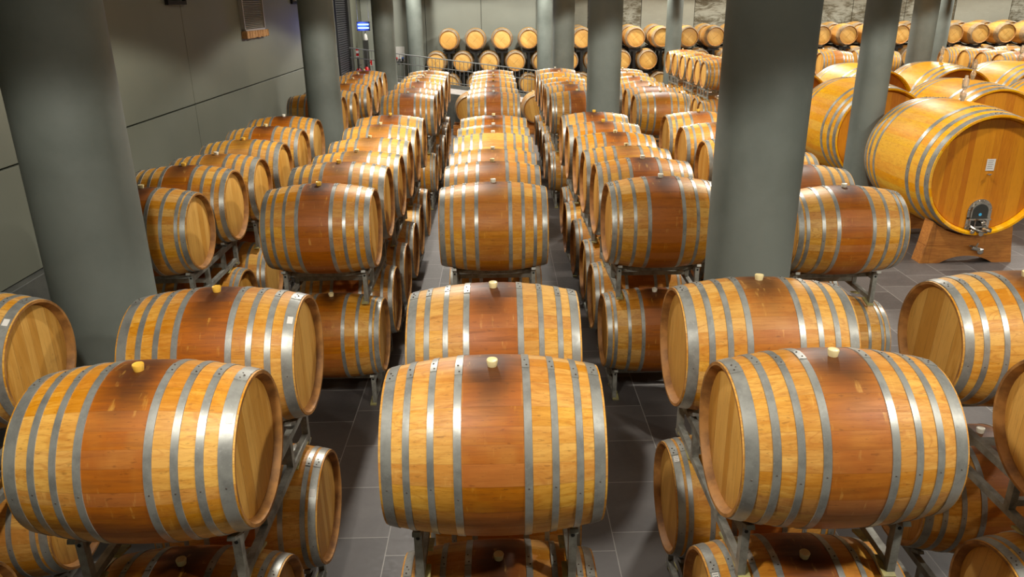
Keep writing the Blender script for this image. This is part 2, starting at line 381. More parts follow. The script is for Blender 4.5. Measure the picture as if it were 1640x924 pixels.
# back wall: flat grey panels on the left, raw concrete set further back on the right
bm = bmesh.new()
xs = [XL, -2.36, -0.5, 1.34, 1.9]
box(bm, XL - 0.3, 1.9, YB + 0.05, YB + 0.3, 0, ZC, 1)
for a, b in zip(xs, xs[1:]): box(bm, a + 0.007, b - 0.007, YB, YB + 0.05, 0, ZC, 0, 0.004)
box(bm, 1.9, 2.0, YB, YBR, 0, ZC, 0)
struct('wall_back', bm, [m_wb, m_dark])
bm = bmesh.new()
xs = [2.0, 3.25, 5.15, 7.05, 8.95, 10.8, 12.7, 14.6, 16.4, 18.4, 20.4, 22.4, XR]
box(bm, 1.9, XR, YBR + 0.05, YBR + 0.4, 0, ZC, 1)
for a, b in zip(xs, xs[1:]): box(bm, a + 0.008, b - 0.008, YBR, YBR + 0.05, 0, ZC, 0, 0.005)
struct('wall_back_right', bm, [m_rw, m_dark])
bm = bmesh.new(); box(bm, XR, XR + 0.2, YF, YBR + 0.4, 0, ZC); struct('wall_right', bm, m_wp)
bm = bmesh.new(); box(bm, XL - 0.5, XR, YF - 0.2, YF, 0, ZC); struct('wall_front', bm, m_wp)

# pillars
PG = 'round grey concrete pillars'
def pillar(x, y, r, label):
    bm = bmesh.new(); lathe_cap(bm, [(0, r), (0.004, r), (1.85, r), (ZC, r)], 64, 'z')
    for f in bm.faces:
        pass
    o = link('pillar', mesh('pillar', bm, m_pl), None, (x, y, 0)); tag(o, label, 'pillar', PG, 'structure')
pillar(-2.66, 4.86, 0.315, 'thick round grey pillar beside the left wall, nearest the viewer')
pillar(1.71, 4.95, 0.283, 'thick round grey pillar standing right of the centre barrel rows, nearest the viewer')
pillar(-2.58, 11.7, 0.25, 'grey pillar between the left wall and the insect lamp, second deep')
pillar(1.59, 11.7, 0.25, 'grey pillar in the middle distance right of the centre aisle')
pillar(5.62, 11.68, 0.235, 'grey pillar touching the left side of the nearest big vat')
pillar(9.90, 18.5, 0.27, 'grey pillar rising behind the big vats, partly hidden by a nearer pillar')
for x, y, l in ((-2.58, 18.5, 'grey pillar just right of the hanging blue insect lamp'), (1.55, 18.5, 'slim grey pillar behind the rear barrels right of centre'),
                (-2.56, 25.35, 'far grey pillar behind the ramp railing'), (1.53, 25.3, 'far grey pillar in front of the tiered back wall barrels'),
                (5.6, 25.3, 'far grey pillar at the end of the low side rack row'), (9.85, 25.3, 'far grey pillar hidden behind the thick right pillar'),
                (5.6, 18.5, 'grey pillar behind the thick right pillar'), (14.1, 25.3, 'far grey pillar at the right behind the big vats')):
    pillar(x, y, 0.25, l)

# ---------------------------------------------------------------- barrels
BR, BH, BL = 0.373, 0.320, 0.44        # belly radius, head radius, half length
def prof_r(x, R=BR, r=BH, L=BL): return R - (R - r) * (abs(x) / L) ** 2
def stave_shell(R=BR, r=BH, L=BL, t=0.026, chime=0.036, seg=96, mat=(m_oak, m_chime)):
    bm = bmesh.new(); P = []
    n = 18
    for k in range(n + 1):
        x = -L + 2 * L * k / n; P.append((x, prof_r(x, R, r, L)))
    inner = [(L, r - t * .55), (L - chime, r - t - .004), (0.3 * L, R - t - .01), (-0.3 * L, R - t - .01), (-L + chime, r - t - .004), (-L, r - t * .55)]
    revolve(bm, P + inner, seg, 'x')
    for f in bm.faces:
        c = f.calc_center_median()
        rad = math.hypot(c.y, c.z)
        if rad < prof_r(c.x, R, r, L) - 0.004: f.material_index = 1
    return mesh('staves', bm, list(mat))
def head_disc(r, x0, t=0.02, seg=64, mat=m_head):
    bm = bmesh.new(); s = 1 if x0 > 0 else -1
    lathe_cap(bm, [(x0 - s * t, r - .003), (x0 - s * t * .3, r), (x0, r - 0.012), (x0 + s * 0.002, r * 0.5)], seg, 'x')
    return mesh('head', bm, mat)
def hoop_ring(x0, x1, R=BR, r=BH, L=BL, th=0.0028, seg=96, lap=0.0, nriv=2, rivets=True, width_r=0.0042):
    bm = bmesh.new()
    n = 2; out = []; inn = []
    for k in range(n + 1):
        x = x0 + (x1 - x0) * k / n; rr = prof_r(x, R, r, L)
        out.append((x, rr + th)); inn.append((x, rr - 0.001))
    e = 0.0012 if x1 > x0 else -0.0012
    P = [(out[0][0] + e, out[0][1])] + out[1:-1] + [(out[-1][0] - e, out[-1][1])] + inn[::-1]
    revolve(bm, P, seg, 'x')
    if rivets:
        a = PI / 2 + lap; aw = 0.11
        xm = (x0 + x1) / 2; hw = abs(x1 - x0) / 2
        Q = [(xm - hw * .96, prof_r(xm - hw * .96, R, r, L) + th), (xm - hw * .96, prof_r(xm - hw * .96, R, r, L) + th * 1.9),
             (xm + hw * .96, prof_r(xm + hw * .96, R, r, L) + th * 1.9), (xm + hw * .96, prof_r(xm + hw * .96, R, r, L) + th)]
        revolve(bm, Q, 8, 'x', 0, True, a - aw, a + aw)
        rr = prof_r(xm, R, r, L) + th * 1.9
        for k in range(nriv):
            aa = a - aw * .55 + aw * 1.1 * k / max(1, nriv - 1); xo = xm + (0.22 * hw if k % 2 else -0.22 * hw)
            sphere(bm, (xo, rr * math.cos(aa), rr * math.sin(aa)), width_r, 1, (1, .8, .8), 8)
        for aa in (a - 1.75, a + 1.5):
            sphere(bm, (xm, (rr - th * .9) * math.cos(aa), (rr - th * .9) * math.sin(aa)), width_r * .8, 1, (1, .8, .8), 8)
    return mesh('hoop', bm, [m_hp, m_rivet])
def bung_mesh():
    bm = bmesh.new(); lathe_cap(bm, [(-0.012, 0.017), (0.0, 0.0195), (0.024, 0.0235), (0.0275, 0.022), (0.0255, 0.018), (0.0245, 0.012)], 24, 'z')
    return mesh('bung', bm, m_bg)
M_staves = stave_shell(); M_bung = bung_mesh()
M_head = [head_disc(BH - 0.028, s * (BL - 0.034)) for s in (-1, 1)]
def hoopset(spec, laps, **k):
    out = []
    for (a, b), nr in spec:
        for s in (-1, 1):
            out.append(hoop_ring(s * a, s * b, lap=random.choice(laps), nriv=nr, **k))
    return out
H_STD = hoopset([((0.388, 0.432), 3), ((0.318, 0.347), 2), ((0.224, 0.252), 2), ((0.119, 0.151), 2)], [-0.06, 0.0, 0.05])
H_CLOSE = hoopset([((0.392, 0.433), 3), ((0.350, 0.378), 2), ((0.236, 0.264), 2), ((0.122, 0.153), 2)], [-0.02, 0.04, 0.1])
H_WIDE = hoopset([((0.380, 0.433), 3), ((0.300, 0.332), 2), ((0.212, 0.242), 2), ((0.115, 0.148), 2)], [-0.05, 0.03])
NR, NH, NL = 0.352, 0.290, 0.46
N_staves = stave_shell(NR, NH, NL, seg=72, mat=(m_new, m_chime))
N_head = [head_disc(NH - 0.026, s * (NL - 0.032), mat=m_headnew) for s in (-1, 1)]
N_hoops = hoopset([((0.424, 0.455), 0), ((0.375, 0.402), 0), ((0.322, 0.350), 0), ((0.268, 0.294), 0)], [0], R=NR, r=NH, L=NL, rivets=False, seg=72)

def sticker_mesh(w=0.028, h=0.042, lines=3, marks=True):
    bm = bmesh.new(); box(bm, -w / 2, w / 2, -h / 2, h / 2, 0, 0.0008)
    if marks:
        for k in range(lines):
            y = h * (0.28 - 0.56 * k / (lines - 1)); x = -w * 0.36
            while x < w * 0.3:
                l = random.uniform(0.12, 0.3) * w; box(bm, x, min(x + l, w * .38), y - h * .04, y + h * .04, 0.0008, 0.0011, 1); x += l + 0.06 * w
    return mesh('paper_label', bm, [m_paper, m_ink], False)
M_stick = sticker_mesh(); M_stickblank = sticker_mesh(marks=False)
CREAM, YELLOW, WHITE = (0.80, 0.66, 0.34, 1), (0.80, 0.46, 0.06, 1), (0.80, 0.76, 0.62, 1)
counter = {}
def barrel(x, y, z, label, group, tone=(0.6, 0.5, 0.2), hoops=None, bung=CREAM, roll=0.0, dz=0.0, sticker=None, blank=True, scale=1.0, kind='old', rotz=0.0):
    """z is the height of the barrel's axis; the empty sits at the underside of the belly"""
    Rr = (BR if kind == 'old' else NR) * scale
    t = thing('wine_barrel', label, 'barrel', (x, y, z - Rr), (0, 0, rotz), group)
    t.scale = (scale, scale * (1 + dz / (2 * BR)), scale * (1 + dz / (2 * BR)))      # belly girth differs a little from barrel to barrel
    h = Rr / scale; rot = (roll, 0, 0); c = (*tone, 1.0)
    if kind == 'old':
        link('staves', M_staves, t, (0, 0, h), rot, c)
        for m in M_head: link('barrel_head', m, t, (0, 0, h), rot, c)
        for m in (hoops or H_STD): link('hoop', m, t, (0, 0, h), rot, c)
        if bung:
            o = link('bung', M_bung, t, (0, -math.sin(roll) * BR * -1 * -1, h + math.cos(roll) * BR), (roll, 0, 0), bung)
            o.location = (0, -math.sin(roll) * BR, h + math.cos(roll) * BR)
        if sticker:
            for side, ang, xx in sticker:          # on the end hoop
                xx = side * xx; rr = prof_r(xx) + 0.0034
                slope = math.atan2(prof_r(xx + .01) - prof_r(xx - .01), .02)
                m = Matrix.Translation((0, 0, h)) @ Matrix.Rotation(ang - PI / 2, 4, 'X') @ Matrix.Translation((xx, 0, rr)) @ Matrix.Rotation(-slope, 4, 'Y')
                o = link('paper_label', M_stickblank if blank else M_stick, t); o.matrix_local = m; o['label'] = 'small white paper sticker on the end hoop'
    else:
        link('staves', N_staves, t, (0, 0, h), rot, c)
        for m in N_head: link('barrel_head', m, t, (0, 0, h), rot, c)
        for m in N_hoops: link('hoop', m, t, (0, 0, h), rot, c)
    return t

# ---------------------------------------------------------------- two-barrel racks
def rack_parts(d):
    """d = distance between the two barrel axes; z = 0 at the feet, barrel axes at z = 0.62; runs along y"""
    out = []
    hy = d / 2
    for s in (-1, 1):
        x = s * 0.33; v = s
        bm = bmesh.new(); bar(bm, (x, -hy - .12, 0.240), (x, hy + .12, 0.240), 0.035, 0.042)
        for c in (-hy, hy):
            for q in (-1, 1):
                bar(bm, (x, c + q * 0.10, 0.264), (x, c + q * 0.185, 0.304), 0.035, 0.02)
        out.append(('upper_rail', mesh('rail', bm, m_zinc, False)))
        bm = bmesh.new(); bar(bm, (x, -hy - .12, 0.055), (x, hy + .12, 0.055), 0.035, 0.036)
        out.append(('lower_rail', mesh('rail', bm, m_zinc, False)))
        for c in (-hy, hy):
            for q in (-1, 1):
                bm = bmesh.new(); bar(bm, (x - 0.012 * s, c + q * 0.05, 0.034), (x - 0.012 * s, c + q * 0.16, 0.006), 0.055, 0.012)
                out.append(('barrel_pad', mesh('pad', bm, m_pad, False)))
        for yy, top in ((-hy - .12, .282), (-hy + .22, .225), (hy - .22, .225), (hy + .12, .282)):
            bm = bmesh.new(); outer = abs(yy) > hy
            bar(bm, (x, yy, 0.0 if outer else 0.05), (x, yy, top), 0.035, 0.04, 0, (0, 1, 0))
            if outer:
                sy = -1 if yy < 0 else 1
                r = bmesh.ops.create_cone(bm, cap_ends=True, segments=12, radius1=0.0085, radius2=0.0085, depth=0.003)
                for vv in r['verts']:
                    vv.co = Vector((vv.co.x + x, yy + sy * 0.0205 + vv.co.z, vv.co.y + 0.250))
                    for f in vv.link_faces: f.material_index = 1
            out.append(('post', mesh('post', bm, [m_zinc, m_dark], False)))
    for yy, zz in ((-hy, 0.222), (hy, 0.222), (-hy + .22, 0.105), (hy - .22, 0.105)):
        bm = bmesh.new(); bar(bm, (-0.33, yy, zz), (0.33, yy, zz), 0.03, 0.035)
        out.append(('cross_bar', mesh('cross_bar', bm, m_zinc, False)))
    return out
RACKS = {}
def rack(x, y0, y1, z, label, group):
    d = round(y1 - y0, 2)
    if d not in RACKS: RACKS[d] = rack_parts(d)
    t = thing('barrel_rack', label, 'barrel rack', (x, (y0 + y1) / 2, z), (0, 0, 0), group)
    for n, m in RACKS[d]: link(n, m, t)
    return t

ORD = ['first', 'second', 'third', 'fourth', 'fifth', 'sixth']
ROWN = dict(A='leftmost row', B='second row from left', C='centre row', D='row right of centre', E='row beyond right pillar')
UP, LO = 1.59, 0.62
ROWS = {
 'front block': dict(A=[(3.73, -2.88, 0, .6)], B=[(2.81, -1.455, .012, .85), (3.73, -1.46, 0, .92)], C=[(2.81, -.03, .008, .8), (3.73, -.03, 0, .92)],
                     D=[(2.81, 1.37, .012, .78), (3.75, 1.375, 0, .66)], E=[(2.81, 2.76, 0, .6), (3.78, 2.79, 0, .62)]),
 'middle block': dict(
   A=list(zip([6.18, 7.03, 7.80, 8.63, 9.48, 10.33], [-2.92, -2.89, -2.86, -2.84, -2.83, -2.83], [-.005, .009, -.03, -.02, 0, .004], [.95, .8, .35, .30, .9, .9])),
   B=list(zip([6.18, 7.03, 7.80, 8.63, 9.48, 10.33], [-1.46, -1.46, -1.43, -1.43, -1.43, -1.42], [.008, .02, -.02, -.02, .003, .001], [.97, .65, .35, .35, .55, .88])),
   C=list(zip([6.18, 7.03, 7.80, 8.63, 9.48, 10.33], [-.04, -.05, -.05, -.05, -.05, -.05], [.002, .008, -.016, .015, -.02, -.02], [.60, .60, .30, .05, .75, .95])),
   D=list(zip([6.19, 7.03, 7.82, 8.63, 9.48, 10.33], [1.34, 1.34, 1.32, 1.32, 1.30, 1.29], [.025, .022, -.005, .007, .004, .007], [.97, .90, .35, .75, .80, .97])),
   E=list(zip([5.95, 6.80, 7.58, 8.45, 9.37, 10.3], [2.76, 2.72, 2.72, 2.72, 2.69, 2.68], [-.02, -.02, -.02, -.03, -.01, 0], [.85, .85, .7, .7, .6, .75]))),
 'rear block': dict(
   A=list(zip([13.03, 13.9, 14.95, 15.85, 16.6, 17.5], [-3.0, -2.96, -2.88, -2.88, -2.9, -2.92], [.003, -.02, -.017, -.011, .017, .019], [.95, .4, .6, .3, .85, .95])),
   B=list(zip([13.03, 13.9, 14.95, 15.85, 16.6, 17.5], [-1.48, -1.48, -1.49, -1.47, -1.50, -1.50], [-.003, -.006, .005, .011, -.005, .001], [1, .6, .8, .5, .3, .6])),
   C=list(zip([13.03, 13.9, 14.95, 15.85, 16.6, 17.5], [-.06, -.07, -.07, -.07, -.08, -.08], [0, -.007, .004, .006, -.006, 0], [1, .8, .7, .6, .5, .85])),
   D=list(zip([13.03, 13.9, 14.95, 15.85, 16.6, 17.5], [1.33, 1.30, 1.33, 1.33, 1.30, 1.29], [0, .02, -.03, -.03, .01, .017], [.97, .8, .5, .15, .15, .9])),
   E=list(zip([13.0, 13.87, 14.9, 15.8, 16.6, 17.5], [2.72, 2.72, 2.73, 2.74, 2.74, 2.78], [-.03, -.03, -.03, -.02, 0, -.01], [.65, .8, .4, .8, .3, .35]))),
}
STICK = {('front block', 'B', 0, 1): [(1, 2.25, .41)], ('front block', 'B', 1, 1): [(1, 2.15, .41)], ('front block', 'A', 0, 1): [(1, 2.1, .41)],
         ('front block', 'B', 1, 0): [(1, 2.3, .41)], ('front block', 'D', 1, 0): [(-1, 1.85, .41)], ('front block', 'D', 0, 0): [(-1, 1.85, .41)],
         ('front block', 'C', 0, 0): [(1, 1.9, .41)], ('middle block', 'B', 3, 0): [(1, 1.9, .41)]}
BCOL = {('front block', 'B', 0): YELLOW, ('front block', 'B', 1): YELLOW, ('middle block', 'B', 0): YELLOW, ('middle block', 'B', 1): YELLOW,
        ('middle block', 'A', 1): YELLOW, ('middle block', 'D', 3): CREAM, ('middle block', 'D', 4): YELLOW, ('middle block', 'D', 5): YELLOW,
        ('middle block', 'E', 5): YELLOW, ('middle block', 'E', 0): WHITE, ('middle block', 'C', 3): WHITE, ('middle block', 'C', 4): WHITE}
rnd = random.Random(11)
for blk, cols in ROWS.items():
    bshort = blk
    for c, L in cols.items():
        n = len(L); off = 1 if (blk == 'front block' and c == 'A') else 0
        for i, (y, x, dz, band) in enumerate(L):
            i2 = i + off
            place = ('front' if i2 == 0 else 'rear') if blk == 'front block' else ORD[i2]
            nm = 'nearest' if place == 'first' else place
            hs = H_CLOSE if (c, i2) in (('A', 0), ('D', 0), ('D', 5), ('E', 0), ('B', 5)) and blk != 'front block' else (H_WIDE if rnd.random() < .25 else H_STD)
            if blk == 'front block': hs = H_WIDE if c in 'BD' else H_STD
            bc = BCOL.get((blk, c, i), rnd.choice([CREAM, WHITE, CREAM, YELLOW] if blk != 'front block' else [CREAM]))
            cn = 'yellow' if bc is YELLOW else ('white' if bc is WHITE else 'cream')
            hue = 'red-brown' if band > .85 else ('brown' if band > .5 else 'honey')
            barrel(x, y, UP, '%s-bellied oak barrel with %s bung, %s upper barrel, %s, %s' % (hue, cn, nm, ROWN[c], blk),
                   'upper barrels of the ' + blk, (band, min(1, 0.55 + 0.5 * band * rnd.uniform(.7, 1)) if band > .2 else .15, rnd.uniform(0.05, 0.4)), hs, bc, dz=dz,
                   roll=rnd.uniform(-0.05, 0.14) if blk == 'front block' else rnd.uniform(-0.05, 0.08), sticker=STICK.get((blk, c, i, 1)))
            b2 = rnd.choice([.75, .85, .95])
            barrel(x + rnd.uniform(-.025, .025), y, LO, 'oak barrel on the bottom rack, %s lower barrel, %s, %s' % (nm, ROWN[c], blk),
                   'lower barrels of the ' + blk, (b2, .9, rnd.uniform(.3, .8)), rnd.choice([H_CLOSE, H_STD, H_CLOSE]), rnd.choice([CREAM, WHITE, CREAM]),
                   roll=rnd.uniform(-0.02, 0.1), sticker=STICK.get((blk, c, i, 0)), blank=(c != 'D' and c != 'C'))
        prs = [(0, 1)] if blk == 'front block' else [(0, 1), (2, 3), (4, 5)]
        for k, (i, j) in enumerate(prs):
            if n == 1:
                y0, y1, x = 2.81, 3.73, L[0][1]
            else:
                y0, y1, x = L[i][0], L[j][0], (L[i][1] + L[j][1]) / 2
            which = '' if len(prs) == 1 else ['nearest ', 'middle ', 'rearmost '][k]
            rack(x, y0, y1, UP - .62, '%sgalvanised rack under the upper barrels, %s, %s' % (which, ROWN[c], blk), 'upper racks of the ' + blk)
            rack(x, y0, y1, 0.0, '%sgalvanised floor rack under the lower barrels, %s, %s' % (which, ROWN[c], blk), 'floor racks of the ' + blk)
# the barrel hidden half out of the frame, front of the leftmost row
barrel(-2.88, 2.81, LO, 'oak barrel on the bottom rack, front lower barrel, leftmost row, front block', 'lower barrels of the front block', (.8, .8, .5), H_CLOSE, CREAM)
barrel(-2.88, 2.81, UP, 'oak barrel at left edge, front upper barrel, leftmost row, front block', 'upper barrels of the front block', (.6, .6, .3), H_STD, CREAM)

# side rows far behind (fourth bay)
FAR = [('F', 5.64, [19.80, 20.55, 21.35, 22.15, 23.2, 24.1], 'short side row left of the vats'),
       ('S', 9.67, [22.64, 23.5], 'left row behind the vats'),
       ('U', 11.02, [22.64, 23.5], 'second row behind the vats'),
       ('T', 14.05, [21.35, 22.15, 23.0, 24.0], 'third row behind the vats'),
       ('V', 15.5, [21.35, 22.15, 23.0, 24.0], 'rightmost row behind the vats')]
for key, x, ys_, desc in FAR:
    for i, y in enumerate(ys_):
        nm = 'nearest' if i == 0 else ORD[i]
        tn = (rnd.choice([.1, .3, .55, .7]), .4, rnd.uniform(0, .3))
        barrel(x + rnd.uniform(-.03, .03), y, UP, 'oak barrel, %s upper barrel of the %s' % (nm, desc), 'barrels of the ' + desc, tn, H_STD, rnd.choice([CREAM, WHITE]))
        barrel(x + rnd.uniform(-.03, .03), y, LO, 'oak barrel, %s lower barrel of the %s' % (nm, desc), 'barrels of the ' + desc, (.5, .5, .4), H_STD, CREAM)
    for k in range(0, len(ys_), 2):
        for z, w_ in ((UP - .62, 'upper'), (0, 'floor')):
            rack(x, ys_[k], ys_[k + 1], z, '%s galvanised %s rack of the %s' % (['nearest', 'second', 'rearmost'][k // 2], w_, desc), 'racks of the ' + desc)

# ---------------------------------------------------------------- tiered barrels at the back wall, heads to the viewer
Y1, PITCH = 25.75 + NL, 0.862
ZT, ZM, ZB = UP + 0.655, UP - 0.045, UP - 0.745
bg = 'new oak barrels tiered at the back wall'
xt = [-1.545 + PITCH * k for k in range(24)]
SK = {(1.53, 25.3), (5.6, 25.3)}
def ordn(k): return ['1st', '2nd', '3rd'][k] if k < 3 else '%dth' % (k + 1)
for k, x in enumerate(xt):
    roll = PI / 4 + rnd.uniform(-.12, .12)
    barrel(x, Y1, ZT, 'pale new barrel, head forward, %s from left in the top tier by the back wall' % ordn(k), bg, (0, 0, rnd.uniform(0, .3)), kind='new', roll=roll, rotz=-PI / 2)
    barrel(x - PITCH / 2 - 0.0, Y1, ZM, 'pale new barrel, head forward, %s from left in the middle tier by the back wall' % ordn(k), bg, (0, 0, rnd.uniform(0, .3)), kind='new', roll=PI / 4 + rnd.uniform(-.1, .1), rotz=-PI / 2)
    if k < 12: barrel(x, Y1, ZB, 'pale new barrel, head forward, %s from left in the bottom tier by the back wall' % ordn(k), bg, (0, 0, rnd.uniform(0, .3)), kind='new', roll=rnd.uniform(-.1, .1), rotz=-PI / 2)
for k, x in enumerate(xt):
    if x > 2.6:
        barrel(x - .02, Y1 + 1.08, ZT + .03, 'pale new barrel behind the top tier, %s from left in the hindmost rank' % ordn(k - 5), bg, (0, 0, .2), kind='new', roll=PI / 4, rotz=-PI / 2)
# black steel stands: a post and saddle under every barrel of the two upper tiers
def stand_parts(hgt):
    out = []
    for s in (-1, 1):
        bm = bmesh.new(); bar(bm, (0, s * .27, 0), (0, s * .27, hgt - .03), 0.085, 0.06, 0, (0, 1, 0)); out.append(('post', mesh('post', bm, m_black, False)))
        bm = bmesh.new()
        revolve(bm, [(s * .27 - .03, NR + 0.012 - .045), (s * .27 + .03, NR + 0.012 - .045), (s * .27 + .03, NR + .03 - .03), (s * .27 - .03, NR + .03 - .03)], 10, 'x', 0, True, -PI / 2 - .62, -PI / 2 + .62)
        for v in bm.verts: v.co = Vector((v.co.y, v.co.x, v.co.z + hgt + NR - .045))
        out.append(('saddle', mesh('saddle', bm, m_black, True)))
    bm = bmesh.new(); bar(bm, (-.19, -.27, hgt - .05), (.19, -.27, hgt - .05), 0.05, 0.05)
    out.append(('cross_arm', mesh('arm', bm, m_black, False)))
    bm = bmesh.new(); bar(bm, (-.19, .27, hgt - .05), (.19, .27, hgt - .05), 0.05, 0.05); out.append(('cross_arm', mesh('arm', bm, m_black, False)))
    bm = bmesh.new(); bar(bm, (0, -.27, .08), (0, .27, .08), 0.06, 0.05); out.append(('brace', mesh('brace', bm, m_black, False)))
    return out
PT = stand_parts(ZM - NR - 0.0); PB = stand_parts(ZB - NR); PT2 = stand_parts(ZT - ZB - 2 * NR)
PB2 = stand_parts(ZT + .03 - NR)
sg = 'black steel stands of the back wall tiers'
for k, x in enumerate(xt):
    t = thing('barrel_stand', 'black steel stand under the %s barrel of the middle back tier' % ordn(k), 'barrel stand', (x - PITCH / 2, Y1, 0), (0, 0, 0), sg)
    for n, m in PT: link(n, m, t)
    if k < 12:
        t = thing('barrel_stand', 'low black steel stand under the %s barrel of the bottom back tier' % ordn(k), 'barrel stand', (x, Y1, 0), (0, 0, 0), sg)
        for n, m in PB: link(n, m, t)
        t = thing('barrel_stand', 'short black saddle stand under the %s barrel of the top back tier' % ordn(k), 'barrel stand', (x, Y1, ZB + NR), (0, 0, 0), sg)
        for n, m in PT2: link(n, m, t)
    else:
        t = thing('barrel_stand', 'tall black stand under the %s barrel of the top back tier' % ordn(k), 'barrel stand', (x, Y1, 0), (0, 0, 0), sg)
        m0 = stand_parts(ZT - NR) if k == 12 else m0
        for n, m in m0: link(n, m, t)
    if x > 2.6:
        t = thing('barrel_stand', 'tall black stand under the %s barrel of the hindmost rank' % ordn(k - 5), 'barrel stand', (x - .02, Y1 + 1.08, 0), (0, 0, 0), sg)
        for n, m in PB2: link(n, m, t)

# two stout casks with heads to the viewer, on timber skids, behind the rear block
for x, l in ((-0.75, 'left'), (1.06, 'right')):
    s = 1.13
    barrel(x, 21.3, UP - 0.93, 'stout pale cask on timber skids behind the rear block, %s of centre row' % l, 'stout casks by the ramp', (0, .0, .1), H_STD, CREAM, scale=s, rotz=-PI / 2, roll=0.2)
    CB = UP - 0.93 - BR * s
    t = thing('timber_skid', 'low timber skid on the floor carrying the stout cask %s of the centre row' % l, 'skid', (x, 21.3, 0), (0, 0, 0), 'timber skids by the ramp')
    for yy in (-.28, .28):
        bm = bmesh.new(); box(bm, -.46, .46, yy - .06, yy + .06, 0.0, max(0.05, CB - .0), 0, .005); link('bearer', mesh('bearer', bm, m_cradle, False), t)
        for q in (-1, 1):
            bm = bmesh.new(); box(bm, q * .26 - .05, q * .26 + .05, yy - .05, yy + .05, CB, CB + .042, 0, .01); link('chock', mesh('chock', bm, m_cradle, False), t)
    bm = bmesh.new(); box(bm, -.46, .46, -.44, -.35, 0, .09, 0, .005); link('front_board', mesh('board', bm, m_cradle, False), t)

# ---------------------------------------------------------------- big vats
VR, VH, VL = 0.835, 0.775, 0.92
V_staves = stave_shell(VR, VH, VL, t=0.05, chime=0.07, seg=128, mat=(m_vat, m_vat))
V_head = []
for s in (-1, 1):
    V_head.append(head_disc(VH - 0.052, s * (VL - 0.068), 0.04, 96, m_vathead))
V_hoops = [hoop_ring(p, q, VR, VH, VL, .004, 128, lp, nr, True, .009) for p, q, lp, nr in
           ((.815, .905, .03, 4), (.635, .715, -.04, 3), (.40, .475, .05, 3), (-.82, -.90, 0, 4), (-.685, -.75, .06, 3), (-.50, -.565, -.03, 3))]
def airlock_mesh():
    bm = bmesh.new()
    lathe_cap(bm, [(-.02, .030), (.0, .040), (.03, .045), (.055, .062), (.09, .068), (.12, .060), (.145, .034), (.155, .034), (.17, .055), (.20, .062), (.26, .066), (.29, .060), (.30, .035), (.315, .036), (.335, .030)], 28, 'z')
    for v in bm.verts: v.co.x *= .62; v.co.y *= .62
    return mesh('airlock', bm, m_gl)
M_air = airlock_mesh()
def door_mesh():
    """arched stainless hatch; local +x faces out, origin at its middle"""
    bm = bmesh.new()
    def arch(w, h, x0, x1, mi=0, z0=-.21):
        pts = [(-w, z0), (w, z0)] + [(w * math.cos(a), z0 + h - w + w * math.sin(a)) for a in [PI * k / 16 for k in range(17)]]
        lo = [bm.verts.new((x0, y, z)) for y, z in pts]; hi = [bm.verts.new((x1, y, z)) for y, z in pts]
        bm.faces.new(lo).material_index = mi; bm.faces.new(hi[::-1]).material_index = mi
        for i in range(len(pts)):
            j = (i + 1) % len(pts); bm.faces.new((lo[i], lo[j], hi[j], hi[i])).material_index = mi
    arch(.158, .47, 0, .012)
    arch(.118, .36, .012, .03, 0, -.14)
    arch(.100, .33, .03, .034, 1, -.13)
    for a in (0.15, .8, 1.35, 1.8, 2.35, 3.0):
        sphere(bm, (.014, .138 * math.cos(a), .10 + .138 * math.sin(a)), .012, 0, (.8, 1, 1), 10)
    for z in (-.02, -.10):
        for s in (-1, 1): sphere(bm, (.014, s * .138, z), .012, 0, (.8, 1, 1), 10)
    return mesh('hatch', bm, [m_steel, m_paint])
def clamp_mesh():
    bm = bmesh.new()
    bar(bm, (.05, -.14, -.0), (.05, .14, -.0), .022, .022); bar(bm, (.05, -.12, -.10), (.05, .12, -.10), .02, .02)
    tube(bm, [(.03, 0, -.03), (.09, 0, -.03), (.13, 0, -.03)], .014); sphere(bm, (.14, 0, -.03), .03, 0, (.6, 1, 1))
    tube(bm, [(.05, -.11, -.09), (.10, -.05, -.13), (.12, .02, -.15), (.10, .09, -.17)], .013)
    tube(bm, [(.04, .07, -.13), (.10, .10, -.13), (.13, .12, -.13)], .03); sphere(bm, (.06, -.08, -.16), .035)
    tube(bm, [(.03, .02, -.18), (.09, .03, -.18)], .04)
    for s in (-1, 1): tube(bm, [(.04, s * .05, -.0), (.045, s * .05, -.14)], .008)
    return mesh('clamp', bm, m_steel)
def tap_mesh():
    bm = bmesh.new(); tube(bm, [(0, 0, 0), (.05, 0, 0)], .010); tube(bm, [(.035, -.03, .006), (.035, .03, .006)], .006)
    return mesh('sample_tap', bm, m_steel)
M_door, M_clamp, M_tap = door_mesh(), clamp_mesh(), tap_mesh()
bm = bmesh.new(); box(bm, 0, .0015, -.055, .055, -.075, .075)
for k in range(5): box(bm, .0015, .002, -.04, .035 - .01 * (k % 2), .05 - .024 * k, .054 - .024 * k, 1)
M_vpaper = mesh('paper_sheet', bm, [m_paper, m_ink], False)
bm = bmesh.new(); lathe_cap(bm, [(0.034, .020), (.037, .018)], 20, 'x'); M_dot = mesh('sight_glass', bm, m_plain('blue_sight_glass', lin(60, 170, 220), .2))
